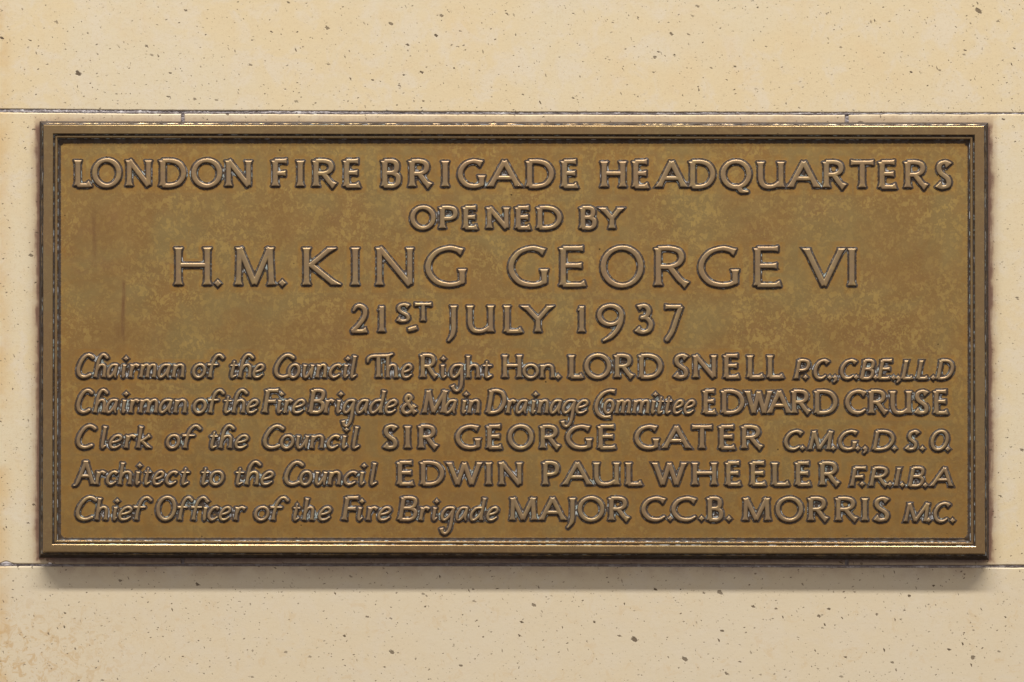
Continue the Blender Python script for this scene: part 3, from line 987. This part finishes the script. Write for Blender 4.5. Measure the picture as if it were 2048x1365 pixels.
def word_mesh(items, parent, off):
    xs, ys = [], []
    for it in items:
        if it[0] == 'dot':
            xs += [it[1] - 9, it[1] + 9]
            ys += [it[2] - 9, it[2] + 12]
        else:
            m = it[2].max()
            xs += [it[1][:, 0].min() - m, it[1][:, 0].max() + m]
            ys += [it[1][:, 1].min() - m, it[1][:, 1].max() + m]
    x0, x1, y0, y1 = min(xs) - 8, max(xs) + 8, min(ys) - 8, max(ys) + 8
    gx, gy = np.meshgrid(np.arange(x0, x1, STEP), np.arange(y0, y1, STEP))
    f = field_of(items, gx, gy)
    # slightly uneven, hand finished edges
    h0, w0 = f.shape
    nz = box_blur(rng.normal(size=f.shape), 3) * 2.2 + box_blur(rng.normal(size=f.shape), 1) * 0.35
    f = f + nz * 0.10
    h = relief(f)
    h = 0.5 * h + 0.5 * box_blur(h, 1)
    keep = f < FLANK + 0.9
    q = keep[:-1, :-1] & keep[1:, :-1] & keep[:-1, 1:] & keep[1:, 1:]
    idx = -np.ones(f.shape, dtype=np.int64)
    used = np.zeros(f.shape, bool)
    used[:-1, :-1] |= q
    used[1:, :-1] |= q
    used[:-1, 1:] |= q
    used[1:, 1:] |= q
    idx[used] = np.arange(used.sum())
    V = to_world(gx[used], gy[used], np.where(f[used] > FLANK, -0.5, h[used])) - off
    F = np.stack([idx[:-1, :-1][q], idx[1:, :-1][q], idx[1:, 1:][q], idx[:-1, 1:][q]], 1)
    fu = f[used]
    grime = sstep(fu, -0.5, 1.3) * 1.0
    resid = np.exp(-((fu - 2.2) / 0.6) ** 2) * 0.36
    o = mesh_obj("word", V, F, M_LETTER, parent, True, {"grime": grime, "residue": resid})
    # wear field
    a0, a1 = np.searchsorted(pgx[0], [x0 - 12, x1 + 12])
    b0, b1 = np.searchsorted(pgy[:, 0], [y0 - 12, y1 + 12])
    sl = (slice(b0, b1), slice(a0, a1))
    PF[sl] = np.minimum(PF[sl], np.minimum(field_of_far(items, pgx[sl], pgy[sl]), 60))
    return o


def field_of_far(items, gx, gy):
    return field_of(items, gx, gy)


for row, data in enumerate(ROWS):
    ymid = data[0][0]
    loc = P(CX, ymid, 0)
    line = empty("inscription_line", np.array(loc) - PL, parent=plaque)
    groups = []
    for mode, ox, toks in data[5]:
        items = [it for tk in toks.split() for it in glyph_strokes(row, mode, ox, tk)]
        if mode.startswith('+'):
            groups[-1] += items
        else:
            groups.append(list(items))
    for items in groups:
        word_mesh(items, line, np.array(loc))

# ------------------------------------------------------------------ the field of the plaque
mask = (PF < 3.0).astype(float)
enc = box_blur(box_blur(mask, 4), 3)
close = 1 - sstep(PF, 3.4, 6.6)
grime = np.maximum(close * 0.86, sstep(enc, 0.50, 0.68) * 1.0)
ex = np.minimum(pgx - 120.5, 1936.5 - pgx)
ey = np.minimum(pgy - 286, 1077.2 - pgy)
edge = np.minimum(ex, ey)
corner = np.clip(1 - np.hypot(np.maximum(30 - ex, 0), np.maximum(30 - ey, 0)) / 60, 0, 1)
cd = np.hypot(np.maximum(26 - ex, 0), np.maximum(26 - ey, 0))
grime = np.maximum(grime, 1 - sstep(edge, -1.0, 4.5))
grime = np.maximum(grime, sstep(cd, 24, 36) * 1.0)
resid = np.exp(-((PF - 2.7) / 0.8) ** 2) * 0.36 + sstep(enc, 0.46, 0.66) * 0.36
halo = np.exp(-np.clip(PF - 5, 0, 60) / 11.0) * 0.95
halo = np.maximum(halo, np.exp(-np.clip(edge, 0, 400) / 16.0) * 0.8)
wobx = 3.0 * np.sin(pgy * 0.021) + 1.5 * np.sin(pgy * 0.07 + 1)
streak = np.zeros(pgx.shape)
for sx_, y0_, y1_, wd, a in ((188, 415, 545, 5.0, .6), (247, 556, 705, 3.6, .95), (236, 640, 720, 8, .3), (683, 395, 470, 1.3, .35), (770, 285, 330, 9, .3), (500, 690, 760, 6, .35)):
    s = np.exp(-((pgx + wobx * 0.4 - sx_) / wd) ** 2) * sstep(pgy, y0_, y0_ + 14) * (1 - sstep(pgy, y1_ - 50, y1_))
    streak = np.maximum(streak, s * a)
pv = to_world(pgx.ravel(), pgy.ravel(), np.zeros(pgx.size)) - PL
ny, nx = pgx.shape
ii, jj = np.meshgrid(np.arange(nx - 1), np.arange(ny - 1))
aa = (jj * nx + ii).ravel()
pf = np.stack([aa, aa + nx, aa + nx + 1, aa + 1], 1)
panel = mesh_obj("panel", pv, pf, M_FIELD, plaque, False,
                 {"grime": grime, "residue": resid, "halo": halo, "streak": streak})
